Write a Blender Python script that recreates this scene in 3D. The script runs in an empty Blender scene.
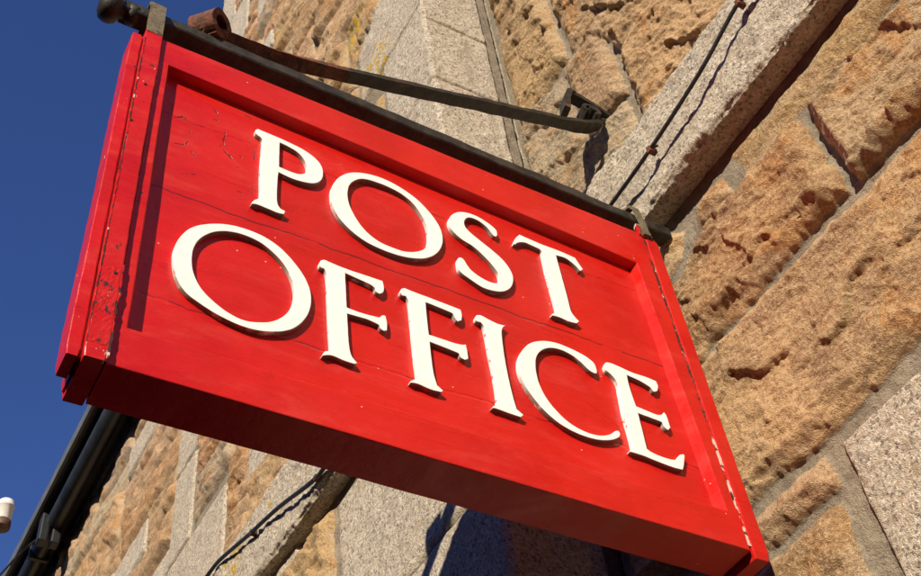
import bpy, bmesh, math, random
import numpy as np
from mathutils import Vector, Matrix

S = bpy.context.scene
COL = S.collection

# ------------------------------------------------------------------ camera
cam = bpy.data.objects.new('camera', bpy.data.cameras.new('camera'))
COL.objects.link(cam)
right = Vector((0.86587, -0.48979, -0.10147))
down = Vector((0.31013, 0.68490, -0.65938))
fwd = Vector((0.39244, 0.53949, 0.74490))
right.normalize(); fwd.normalize()
up = right.cross(fwd).normalized(); 
if up.dot(down) > 0: up = -up
M = Matrix((( right.x, up.x, -fwd.x, -0.2138), (right.y, up.y, -fwd.y, -1.1950), (right.z, up.z, -fwd.z, -1.2004), (0, 0, 0, 1)))
cam.matrix_world = M
cam.data.sensor_width = 36; cam.data.lens = 46.1
cam.data.clip_start = 0.05; cam.data.clip_end = 2000
S.camera = cam

# ------------------------------------------------------------------ light
SUN = Vector((-1.18, -1.0, 0.67)).normalized()      # direction towards the sun
W = bpy.data.worlds.new('World'); S.world = W; W.use_nodes = True
nt = W.node_tree; nt.nodes.clear()
wo = nt.nodes.new('ShaderNodeOutputWorld'); bg = nt.nodes.new('ShaderNodeBackground'); sk = nt.nodes.new('ShaderNodeTexSky')
sk.sky_type = 'NISHITA'; sk.sun_disc = False
sk.sun_elevation = math.asin(SUN.z)
sk.sun_rotation = math.atan2(SUN.x, SUN.y)
sk.air_density = 1.1; sk.dust_density = 0.0; sk.ozone_density = 9.0; sk.altitude = 0
bg.inputs['Strength'].default_value = 0.088
tint = nt.nodes.new('ShaderNodeMix'); tint.data_type = 'RGBA'; tint.blend_type = 'MULTIPLY'; tint.inputs[0].default_value = 1.0
tint.inputs[7].default_value = (1.0, 0.84, 1.04, 1)          # clear violet-blue evening air
nt.links.new(sk.outputs[0], tint.inputs[6]); nt.links.new(tint.outputs[2], bg.inputs[0]); nt.links.new(bg.outputs[0], wo.inputs[0])
sl = bpy.data.lights.new('sun', 'SUN'); sl.energy = 5.0; sl.angle = math.radians(0.55); sl.color = (1.0, 0.885, 0.70)
so = bpy.data.objects.new('sun', sl); COL.objects.link(so)
so.rotation_euler = SUN.to_track_quat('Z', 'Y').to_euler(); so.location = SUN * 20
S.view_settings.view_transform = 'Standard'; S.view_settings.look = 'None'
S.view_settings.exposure = 0.44; S.view_settings.gamma = 1.0; S.view_settings.use_curve_mapping = False
S.render.engine = 'CYCLES'

# ------------------------------------------------------------------ object helpers
def link(name, me, mat=None, parent=None, smooth=False):
    o = bpy.data.objects.new(name, me); COL.objects.link(o)
    if mat is not None: me.materials.append(mat)
    if parent is not None: o.parent = parent
    if smooth:
        for p in me.polygons: p.use_smooth = True
    return o
def tag(o, label=None, cat=None, group=None, kind=None):
    if label: o['label'] = label
    if cat: o['category'] = cat
    if group: o['group'] = group
    if kind: o['kind'] = kind
    return o
def empty(name, loc=(0, 0, 0)):
    o = bpy.data.objects.new(name, None); COL.objects.link(o); o.empty_display_size = 0.1
    o.location = loc
    return o
def pyd(name, verts, faces, mat, parent=None, smooth=False):
    me = bpy.data.meshes.new(name); me.from_pydata([tuple(v) for v in verts], [], faces); me.update()
    return link(name, me, mat, parent, smooth)
def bm_obj(name, bm, mat, parent=None, smooth=False):
    bmesh.ops.recalc_face_normals(bm, faces=bm.faces)
    me = bpy.data.meshes.new(name); bm.to_mesh(me); bm.free()
    return link(name, me, mat, parent, smooth)
rng = random.Random(5)
def box_bm(bm, a, b, bev=0.0, cuts=0, jit=0.0):
    r = bmesh.ops.create_cube(bm, size=1.0)
    vs = r['verts']
    for v in vs:
        v.co = Vector([(a[i] + b[i]) / 2 + v.co[i] * (b[i] - a[i]) for i in range(3)])
    es = list({e for v in vs for e in v.link_edges})
    if bev > 0:
        bmesh.ops.bevel(bm, geom=es, offset=bev, segments=2, affect='EDGES', profile=0.6)
    return bm
def tube_bm(bm, pts, rad, n=10, cap=True):
    pts = [Vector(p) for p in pts]
    rads = rad if isinstance(rad, (list, tuple)) else [rad] * len(pts)
    rings = []; ref = Vector((0.13, 0.21, 0.97))
    for i, p in enumerate(pts):
        t = (pts[min(i + 1, len(pts) - 1)] - pts[max(i - 1, 0)]).normalized()
        a = t.cross(ref).normalized(); b = t.cross(a).normalized()
        rings.append([bm.verts.new(p + (a * math.cos(k * 2 * math.pi / n) + b * math.sin(k * 2 * math.pi / n)) * rads[i]) for k in range(n)])
    for r0, r1 in zip(rings, rings[1:]):
        for k in range(n):
            bm.faces.new((r0[k], r0[(k + 1) % n], r1[(k + 1) % n], r1[k]))
    if cap:
        bm.faces.new(rings[0][::-1]); bm.faces.new(rings[-1])
    return bm
def ribbon_bm(bm, pts, wid, thk):
    """flat bar: pts = centre line, wid = half-width vectors, thk = half-thickness vectors"""
    rings = []
    for p, w, t in zip(pts, wid, thk):
        p, w, t = Vector(p), Vector(w), Vector(t)
        rings.append([bm.verts.new(p + w + t), bm.verts.new(p - w + t), bm.verts.new(p - w - t), bm.verts.new(p + w - t)])
    for r0, r1 in zip(rings, rings[1:]):
        for k in range(4): bm.faces.new((r0[k], r0[(k + 1) % 4], r1[(k + 1) % 4], r1[k]))
    bm.faces.new(rings[0][::-1]); bm.faces.new(rings[-1])
    return bm

# ------------------------------------------------------------------ material helpers
def mat_new(name):
    m = bpy.data.materials.new(name); m.use_nodes = True
    t = m.node_tree; t.nodes.clear()
    out = t.nodes.new('ShaderNodeOutputMaterial'); b = t.nodes.new('ShaderNodeBsdfPrincipled')
    t.links.new(b.outputs[0], out.inputs[0])
    return m, t, b
class NT:
    def __init__(s, t): s.t = t
    def n(s, typ, **kw):
        x = s.t.nodes.new(typ)
        for k, v in kw.items(): setattr(x, k, v)
        return x
    def L(s, a, b): s.t.links.new(a, b)
    def set(s, sock, v):
        if hasattr(v, 'is_linked') or isinstance(v, bpy.types.NodeSocket): s.L(v, sock)
        else: sock.default_value = v
    def coord(s): return s.n('ShaderNodeTexCoord').outputs['Object']
    def scale(s, vec, sc):
        m = s.n('ShaderNodeMapping'); s.L(vec, m.inputs[0]); m.inputs['Scale'].default_value = sc; return m.outputs[0]
    def noise(s, vec, scale, detail=4, rough=0.55, dist=0.0):
        x = s.n('ShaderNodeTexNoise'); s.L(vec, x.inputs['Vector'])
        x.inputs['Scale'].default_value = scale; x.inputs['Detail'].default_value = detail
        x.inputs['Roughness'].default_value = rough; x.inputs['Distortion'].default_value = dist
        return x.outputs['Fac']
    def voro(s, vec, scale, feature='F1', out='Distance'):
        x = s.n('ShaderNodeTexVoronoi', feature=feature); s.L(vec, x.inputs['Vector']); x.inputs['Scale'].default_value = scale
        return x.outputs[out]
    def math(s, op, a, b=0.0, c=0.0, clamp=False):
        x = s.n('ShaderNodeMath', operation=op, use_clamp=clamp)
        s.set(x.inputs[0], a); s.set(x.inputs[1], b)
        if len(x.inputs) > 2: s.set(x.inputs[2], c)
        return x.outputs[0]
    def ramp(s, v, lo, hi, a=0.0, b=1.0):
        x = s.n('ShaderNodeMapRange', interpolation_type='SMOOTHSTEP'); s.L(v, x.inputs[0])
        x.inputs[1].default_value = lo; x.inputs[2].default_value = hi; x.inputs[3].default_value = a; x.inputs[4].default_value = b
        return x.outputs[0]
    def mix(s, f, a, b, mode='MIX'):
        x = s.n('ShaderNodeMix', data_type='RGBA', blend_type=mode)
        s.set(x.inputs[0], f)
        for i, v in ((6, a), (7, b)):
            if isinstance(v, tuple): x.inputs[i].default_value = (*v[:3], 1)
            else: s.L(v, x.inputs[i])
        return x.outputs[2]
    def bump(s, h, strength, dist, normal=None):
        x = s.n('ShaderNodeBump'); s.L(h, x.inputs['Height'])
        x.inputs['Strength'].default_value = strength; x.inputs['Distance'].default_value = dist
        if normal is not None: s.L(normal, x.inputs['Normal'])
        return x.outputs[0]
    def attr(s, name, o='Fac'):
        return s.n('ShaderNodeAttribute', attribute_name=name).outputs[o]
    def sep(s, v):
        x = s.n('ShaderNodeSeparateXYZ'); s.L(v, x.inputs[0]); return x.outputs

def q_warp(q, P, sc=20, am=0.03):
    x = q.n('ShaderNodeTexNoise'); q.L(P, x.inputs['Vector']); x.inputs['Scale'].default_value = sc; x.inputs['Detail'].default_value = 3
    a = q.n('ShaderNodeVectorMath', operation='MULTIPLY_ADD'); q.L(x.outputs['Color'], a.inputs[0])
    a.inputs[1].default_value = (am, am, am); q.L(P, a.inputs[2])
    return a.outputs[0]

# stone: per-vertex stone colour, share of granite, share of mortar and lichen come from the wall builder
def make_stone():
    m, t, b = mat_new('stone'); q = NT(t); P = q.coord()
    base = q.attr('base', 'Color'); gran = q.attr('granite'); mort = q.attr('mortar'); lich = q.attr('lichen')
    # rubble stone
    n1 = q.noise(P, 5.5, 4, 0.62, 0.6); n2 = q.noise(P, 17, 5, 0.65, 0.3); n3 = q.noise(P, 135, 4, 0.7)
    n4 = q.noise(P, 420, 2, 0.6); n5 = q.noise(P, 45, 5, 0.7, 0.4)
    rust = q.mix(q.math('MULTIPLY', q.ramp(n1, 0.53, 0.64), 0.75), base, (0.48, 0.225, 0.07))
    rust = q.mix(q.math('MULTIPLY', q.ramp(n2, 0.50, 0.66), 0.6), rust, (0.58, 0.40, 0.22))
    rust = q.mix(q.math('MULTIPLY', q.ramp(q.noise(P, 11, 6, 0.68, 0.5), 0.33, 0.45, 1, 0), 0.6), rust, (0.235, 0.135, 0.075))
    rust = q.mix(q.math('MULTIPLY', q.ramp(n5, 0.56, 0.72), 0.5), rust, (0.42, 0.30, 0.19))
    rust = q.mix(q.math('MULTIPLY', q.ramp(n3, 0.51, 0.62), 0.62), rust, (0.66, 0.48, 0.285))
    rust = q.mix(q.math('MULTIPLY', q.ramp(n3, 0.36, 0.46, 1, 0), 0.62), rust, (0.19, 0.105, 0.050))
    rust = q.mix(q.math('MULTIPLY', q.ramp(n4, 0.34, 0.42, 1, 0), 0.5), rust, (0.10, 0.055, 0.03))
    # granite
    v1 = q.voro(q_warp(q, P, 120, 0.016), 165, 'F1', 'Color'); n6 = q.noise(P, 60, 5, 0.75, 0.8); vs = q.sep(v1)
    g0 = q.mix(q.ramp(n1, 0.35, 0.7), (0.57, 0.495, 0.385), (0.67, 0.58, 0.455))
    g = q.mix(q.ramp(vs[0], 0.60, 0.66), g0, (0.76, 0.67, 0.55))
    g = q.mix(q.ramp(vs[1], 0.80, 0.84), g, (0.54, 0.42, 0.30))
    g = q.mix(q.math('MULTIPLY', q.ramp(vs[2], 0.84, 0.88), 0.75), g, (0.17, 0.14, 0.11))
    g = q.mix(q.math('MULTIPLY', q.ramp(n6, 0.34, 0.44, 1, 0), 0.6), g, (0.22, 0.165, 0.11))
    g = q.mix(q.math('MULTIPLY', q.ramp(n6, 0.56, 0.64), 0.6), g, (0.80, 0.70, 0.56))
    g = q.mix(q.math('MULTIPLY', q.ramp(n4, 0.34, 0.41, 1, 0), 0.6), g, (0.12, 0.10, 0.08))
    g = q.mix(q.math('MULTIPLY', q.ramp(n2, 0.50, 0.70), 0.28), g, (0.50, 0.37, 0.22))
    g = q.mix(q.math('MULTIPLY', q.ramp(q.noise(q.scale(P, (1, 1, 0.5)), 9, 4, 0.65, 0.6), 0.50, 0.68), 0.4), g, (0.35, 0.29, 0.215))
    col = q.mix(gran, rust, g)
    mc = q.mix(q.ramp(n2, 0.35, 0.65), (0.25, 0.205, 0.15), (0.36, 0.30, 0.22))
    mc = q.mix(q.math('MULTIPLY', q.ramp(n3, 0.33, 0.5, 1, 0), 0.5), mc, (0.15, 0.12, 0.09))
    mm = q.ramp(q.math('ADD', mort, q.math('MULTIPLY', q.math('SUBTRACT', n5, 0.5), 0.5)), 0.42, 0.58)
    col = q.mix(mm, col, mc)
    lm = q.math('MULTIPLY', q.ramp(q.noise(P, 30, 4, 0.6), 0.5, 0.56), lich)
    col = q.mix(lm, col, (0.58, 0.36, 0.02))
    t.links.new(col, b.inputs['Base Color'])
    b.inputs['Roughness'].default_value = 0.88; b.inputs['Specular IOR Level'].default_value = 0.3
    h = q.math('ADD', q.math('MULTIPLY', n3, 0.55), q.math('MULTIPLY', n4, 0.38))
    h = q.math('ADD', h, q.math('MULTIPLY', n5, 0.7))
    h = q.math('ADD', h, q.math('MULTIPLY', q.math('MULTIPLY', vs[0], gran), 0.15))
    t.links.new(q.bump(h, 1.0, 0.0125), b.inputs['Normal'])
    return m
STONE = make_stone()

def make_red(name, chip=0.0, seam=None, grime=0.5, pale=0.52):
    m, t, b = mat_new(name); q = NT(t); P = q.coord(); s = q.sep(P)
    n1 = q.noise(P, 3.5, 4, 0.6); n2 = q.noise(P, 26, 5, 0.65, 0.4); n3 = q.noise(P, 160, 3, 0.6)
    col = q.mix(q.ramp(n1, 0.35, 0.65), (0.47, 0.0060, 0.004), (0.56, 0.0105, 0.006))
    col = q.mix(q.math('MULTIPLY', q.ramp(n2, 0.58, 0.72), 0.35 * grime), col, (0.34, 0.012, 0.008))
    # small chips and specks
    sp = q.voro(P, 62, 'F1'); ch = q.ramp(q.math('ADD', sp, q.math('MULTIPLY', n1, 0.08)), 0.085, 0.10, 1, 0)
    gate = q.ramp(q.noise(P, 9, 2, 0.5), 0.585, 0.60)
    col = q.mix(q.math('MULTIPLY', ch, gate), col, (0.11, 0.03, 0.02))
    ch2 = q.ramp(q.voro(q.scale(P, (1.0, 1.0, 1.25)), 41, 'F1'), 0.06, 0.075, 1, 0)
    gate2 = q.ramp(q.noise(q.scale(P, (1.1, 1, 1)), 6.7, 2, 0.5), 0.60, 0.62)
    col = q.mix(q.math('MULTIPLY', ch2, gate2), col, (0.72, 0.42, 0.33))
    fade = q.noise(q.scale(P, (1, 1, 3.5)), 5, 6, 0.7, 0.5)
    col = q.mix(q.math('MULTIPLY', q.ramp(fade, 0.52, 0.72), 0.28), col, (0.66, 0.055, 0.03))
    col = q.mix(q.math('MULTIPLY', q.ramp(fade, 0.30, 0.46, 1, 0), 0.35), col, (0.34, 0.006, 0.005))
    brush = q.noise(q.scale(P, (6, 1, 130)), 1.6, 4, 0.6, 0.2)
    col = q.mix(q.math('MULTIPLY', q.ramp(brush, 0.55, 0.75), 0.16), col, (0.66, 0.04, 0.02))
    h = q.math('ADD', q.math('MULTIPLY', n2, 0.5), q.math('MULTIPLY', n3, 0.10))
    h = q.math('ADD', h, q.math('MULTIPLY', brush, 0.25))
    wood = q.noise(q.scale(P, (2.2, 1, 38)), 2.0, 4, 0.6, 0.4)
    h = q.math('ADD', h, q.math('MULTIPLY', wood, 0.35))
    if seam:                                     # weathered joints between the planks of the panel
        for z0, a, g0, wd in seam:
            wig = q.math('MULTIPLY', q.math('SUBTRACT', q.noise(q.scale(P, (1, 0, 0)), 7 + a, 4, 0.6), 0.5), 0.028)
            d = q.math('ABSOLUTE', q.math('SUBTRACT', q.math('ADD', s[2], wig), z0))
            w = q.math('MULTIPLY', q.noise(q.scale(P, (1, 0, 0)), 30 + a, 3, 0.6), wd)
            line = q.math('MULTIPLY', q.math('LESS_THAN', d, w), q.ramp(q.noise(q.scale(P, (1, 0, 0)), 6.3 + a * 1.7, 2, 0.6), g0, g0 + 0.02))
            col = q.mix(q.math('MULTIPLY', line, 0.9), col, (0.10, 0.010, 0.008))
            h = q.math('SUBTRACT', h, q.math('MULTIPLY', q.ramp(d, 0.0, 0.004, 1, 0), 0.5))
        # crazed paint at the upper left of the panel
        dx = q.math('MULTIPLY', q.math('SUBTRACT', s[0], 0.16), 8.0); dz = q.math('MULTIPLY', q.math('SUBTRACT', s[2], 0.66), 5.0)
        near = q.ramp(q.math('ADD', q.math('MULTIPLY', dx, dx), q.math('MULTIPLY', dz, dz)), 0.4, 1.0, 1, 0)
        cr = q.ramp(q.voro(q.scale(q_warp(q, P), (1, 1, 1)), 16, 'DISTANCE_TO_EDGE'), 0.012, 0.026, 1, 0)
        cr = q.math('MULTIPLY', q.math('MULTIPLY', cr, near), q.ramp(n2, 0.52, 0.56))
        col = q.mix(cr, col, (0.14, 0.010, 0.008))
        h = q.math('SUBTRACT', h, q.math('MULTIPLY', cr, 0.6))
    if chip:                                 # flaking: bare dark wood and pale undercoat
        f = q.noise(q.scale(P, (1, 1, 0.5)), 48, 5, 0.75, 0.3)
        cm = q.ramp(f, 0.60 - chip * 0.12, 0.61 - chip * 0.12)
        c2 = q.mix(q.ramp(q.noise(P, 45, 3, 0.6), pale, pale + 0.05), (0.055, 0.022, 0.015), (0.70, 0.50, 0.42))
        col = q.mix(cm, col, c2); h = q.math('SUBTRACT', h, q.math('MULTIPLY', cm, 0.9))
    t.links.new(col, b.inputs['Base Color'])
    t.links.new(q.ramp(fade, 0.35, 0.65, 0.26, 0.52), b.inputs['Roughness'])
    b.inputs['Specular IOR Level'].default_value = 0.45
    scuff = q.math('MULTIPLY', q.ramp(q.noise(q.scale(P, (1.0, 1, 4.0)), 34, 5, 0.8, 1.2), 0.665, 0.70), q.ramp(n1, 0.48, 0.58))
    col2 = q.mix(q.math('MULTIPLY', scuff, 0.45), col, (0.68, 0.20, 0.14)); t.links.new(col2, b.inputs['Base Color'])
    low = q.noise(P, 11, 3, 0.5); h = q.math('ADD', h, q.math('MULTIPLY', low, 0.9))
    t.links.new(q.bump(h, 0.6, 0.0035), b.inputs['Normal'])
    return m
RED = make_red('red_paint')
RED_PANEL = make_red('red_panel_paint', seam=[(0.462, 0.0, 0.40, 0.0030), (0.190, 2.3, 0.50, 0.0022), (0.690, 4.1, 0.54, 0.0018)])
RED_WORN = make_red('worn_red_paint', chip=-0.35)
FLAKE = make_red('flaking_red_paint', chip=1.05, pale=0.60)
FLAKE_PALE = make_red('pale_flaking_paint', chip=1.15, pale=0.42)

def make_white():
    m, t, b = mat_new('white_letter_paint'); q = NT(t); P = q.coord()
    n2 = q.noise(P, 40, 4, 0.6); n3 = q.noise(P, 150, 4, 0.65)
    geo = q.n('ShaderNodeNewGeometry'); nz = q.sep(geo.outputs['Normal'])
    col = q.mix(q.ramp(n2, 0.3, 0.7), (0.80, 0.785, 0.75), (0.86, 0.85, 0.82))
    # the cut edges that face down are dirty, with red paint run over and some moss
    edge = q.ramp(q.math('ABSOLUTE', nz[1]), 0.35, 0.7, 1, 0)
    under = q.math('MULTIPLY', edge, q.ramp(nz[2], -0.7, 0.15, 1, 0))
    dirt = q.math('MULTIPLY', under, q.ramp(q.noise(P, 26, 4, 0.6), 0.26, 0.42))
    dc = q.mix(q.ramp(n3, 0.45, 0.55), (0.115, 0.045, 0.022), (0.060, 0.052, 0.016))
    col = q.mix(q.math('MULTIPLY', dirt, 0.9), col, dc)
    redm = q.math('MULTIPLY', q.math('MULTIPLY', edge, 0.8), q.ramp(q.noise(P, 70, 3, 0.6), 0.60, 0.64))
    col = q.mix(redm, col, (0.52, 0.03, 0.02))
    t.links.new(col, b.inputs['Base Color']); b.inputs['Roughness'].default_value = 0.55
    t.links.new(q.bump(n2, 0.5, 0.0015), b.inputs['Normal'])
    return m
WHITE = make_white()

def simple(name, c1, c2, scale=30, rough=0.6, metal=0.0, bump=0.002, c3=None, th=0.6):
    m, t, b = mat_new(name); q = NT(t); P = q.coord()
    n1 = q.noise(P, scale, 5, 0.65, 0.3); n2 = q.noise(P, scale * 5, 4, 0.6)
    col = q.mix(q.ramp(n1, 0.38, 0.62), c1, c2)
    if c3: col = q.mix(q.ramp(q.noise(P, scale * 0.45, 5, 0.7, 0.5), th, th + 0.05), col, c3)
    t.links.new(col, b.inputs['Base Color']); b.inputs['Roughness'].default_value = rough; b.inputs['Metallic'].default_value = metal
    t.links.new(q.bump(q.math('ADD', n1, q.math('MULTIPLY', n2, 0.4)), 0.7, bump), b.inputs['Normal'])
    return m
IRON = simple('weathered_iron', (0.013, 0.011, 0.008), (0.036, 0.029, 0.018), 38, 0.55, 0.0, 0.003, (0.11, 0.05, 0.02), 0.64)
RUST = simple('rusty_iron', (0.085, 0.026, 0.014), (0.17, 0.055, 0.022), 55, 0.85, 0.0, 0.004, (0.05, 0.025, 0.018), 0.55)
BLACK = simple('black_paint', (0.008, 0.009, 0.010), (0.016, 0.018, 0.021), 8, 0.5)
PIPE = simple('black_plastic', (0.010, 0.013, 0.018), (0.017, 0.021, 0.027), 6, 0.42)
FASCIA = simple('grey_fascia_paint', (0.075, 0.085, 0.085), (0.11, 0.12, 0.12), 6, 0.55)
RUBBER = simple('black_cable_rubber', (0.012, 0.011, 0.010), (0.028, 0.026, 0.024), 60, 0.5)
LAMPW = simple('white_lamp_enamel', (0.70, 0.68, 0.62), (0.78, 0.76, 0.70), 12, 0.45)
LAMPB = simple('brown_lamp_rim', (0.07, 0.035, 0.025), (0.12, 0.06, 0.04), 20, 0.6)
SLATE = simple('slate', (0.06, 0.065, 0.075), (0.11, 0.11, 0.12), 5, 0.7)
PAVE = simple('asphalt', (0.035, 0.034, 0.033), (0.055, 0.053, 0.05), 2.0, 0.9)
BARE = simple('bare_strap_iron', (0.10, 0.08, 0.045), (0.15, 0.12, 0.07), 60, 0.7, 0.0, 0.004, (0.055, 0.030, 0.018), 0.58)

# ------------------------------------------------------------------ numpy noise
def _hash(ix, iy, seed):
    h = (ix.astype(np.int64) * 374761393 + iy.astype(np.int64) * 668265263 + seed * 974634777) & 0xffffffff
    h = ((h ^ (h >> 13)) * 1274126177) & 0xffffffff
    h = ((h ^ (h >> 16)) * 2246822519) & 0xffffffff
    return ((h ^ (h >> 15)) & 0xffffff) / float(0xffffff)
def vnoise(x, y, seed=0):
    xi = np.floor(x); yi = np.floor(y); fx = x - xi; fy = y - yi
    fx = fx * fx * fx * (fx * (fx * 6 - 15) + 10); fy = fy * fy * fy * (fy * (fy * 6 - 15) + 10)
    a = _hash(xi, yi, seed); b = _hash(xi + 1, yi, seed); c = _hash(xi, yi + 1, seed); d = _hash(xi + 1, yi + 1, seed)
    return (a + (b - a) * fx) * (1 - fy) + (c + (d - c) * fx) * fy
def fbm(x, y, seed=0, oct=4, gain=0.5):
    s = 0; a = 1; t = 0
    for i in range(oct):
        s = s + a * vnoise(x, y, seed + i * 17); t += a; a *= gain; x = x * 2.03 + 11.3; y = y * 2.03 - 7.1
    return s / t
def facets(x, y, seed=0):
    """chiselled rock: every Voronoi cell is a tilted plane; returns height about 0..1"""
    xi = np.floor(x); yi = np.floor(y)
    best = np.full(x.shape, 9.0); h = np.zeros(x.shape)
    for i in (-1, 0, 1):
        for j in (-1, 0, 1):
            cx = xi + i; cy = yi + j
            px = cx + _hash(cx, cy, seed); py = cy + _hash(cx, cy, seed + 1)
            dx = x - px; dy = y - py; d = dx * dx + dy * dy
            hh = _hash(cx, cy, seed + 2) * 0.26 + 0.35 + dx * (_hash(cx, cy, seed + 3) - 0.5) * 1.1 + dy * (_hash(cx, cy, seed + 4) - 0.5) * 1.1
            m = d < best
            best = np.where(m, d, best); h = np.where(m, hh, h)
    return h

# ------------------------------------------------------------------ walls
def sstep(x, a, b):
    t = np.clip((x - a) / (b - a), 0, 1); return t * t * (3 - 2 * t)
def poly_sd(U, V, poly):
    """signed distance, positive inside"""
    d = np.full(U.shape, 1e9); ins = np.zeros(U.shape, bool); n = len(poly)
    for i in range(n):
        x0, y0 = poly[i]; x1, y1 = poly[(i + 1) % n]
        ex, ey = x1 - x0, y1 - y0; wx, wy = U - x0, V - y0
        t = np.clip((wx * ex + wy * ey) / (ex * ex + ey * ey + 1e-12), 0, 1)
        d = np.minimum(d, (wx - ex * t) ** 2 + (wy - ey * t) ** 2)
        c = ((y0 <= V) & (y1 > V)) | ((y1 <= V) & (y0 > V))
        if ey != 0:
            ins ^= c & (U < x0 + (V - y0) * ex / ey)
    d = np.sqrt(d); return np.where(ins, d, -d)
TAN = (0.47, 0.30, 0.155); RUSTY = (0.51, 0.28, 0.135); PINK = (0.48, 0.30, 0.18); GREY = (0.42, 0.335, 0.23)
PALE = (0.55, 0.385, 0.215); GOLD = (0.50, 0.31, 0.14); BROWN = (0.51, 0.33, 0.17)
def quad(u0, u1, v0, v1, j=0.0, r=None):
    p = [(u0, v0), (u1, v0), (u1, v1), (u0, v1)]
    if j: p = [(a + r.uniform(-j, j), b + r.uniform(-j, j)) for a, b in p]
    return p
def generic(u0, u1, v0, v1, seed, hmin=0.16, hmax=0.32, lmin=0.22, lmax=0.6, skip=()):
    """random courses of rubble; skip = rectangles already laid out by hand"""
    r = random.Random(seed); out = []; v = v0
    while v < v1 - 0.04:
        h = min(r.uniform(hmin, hmax), v1 - v)
        if v1 - v - h < 0.08: h = v1 - v
        u = u0 - (r.uniform(0, 0.2) if seed % 2 else 0)
        while u < u1:
            l = r.uniform(lmin, lmax); e = min(u + l, u1)
            if u1 - e < 0.1: e = u1
            cu, cv = (u + e) / 2, v + h / 2
            if not any(a < cu < b and c < cv < d for a, b, c, d in skip):
                col = r.choice([TAN, TAN, RUSTY, PINK, GREY, PALE, BROWN, GOLD])
                parts = [(v, v + h)]
                if h > 0.24 and r.random() < 0.35: k = v + h * r.uniform(0.35, 0.65); parts = [(v, k), (k, v + h)]
                for a, b in parts:
                    out.append(dict(p=quad(max(u, u0) + 0.007, e - 0.007, a + 0.007, b - 0.007, 0.008, r), c=col, g=1.0 if r.random() < 0.12 else 0.0, a=r.uniform(0.016, 0.034)))
            u = e
        v += h
    return out
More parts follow.
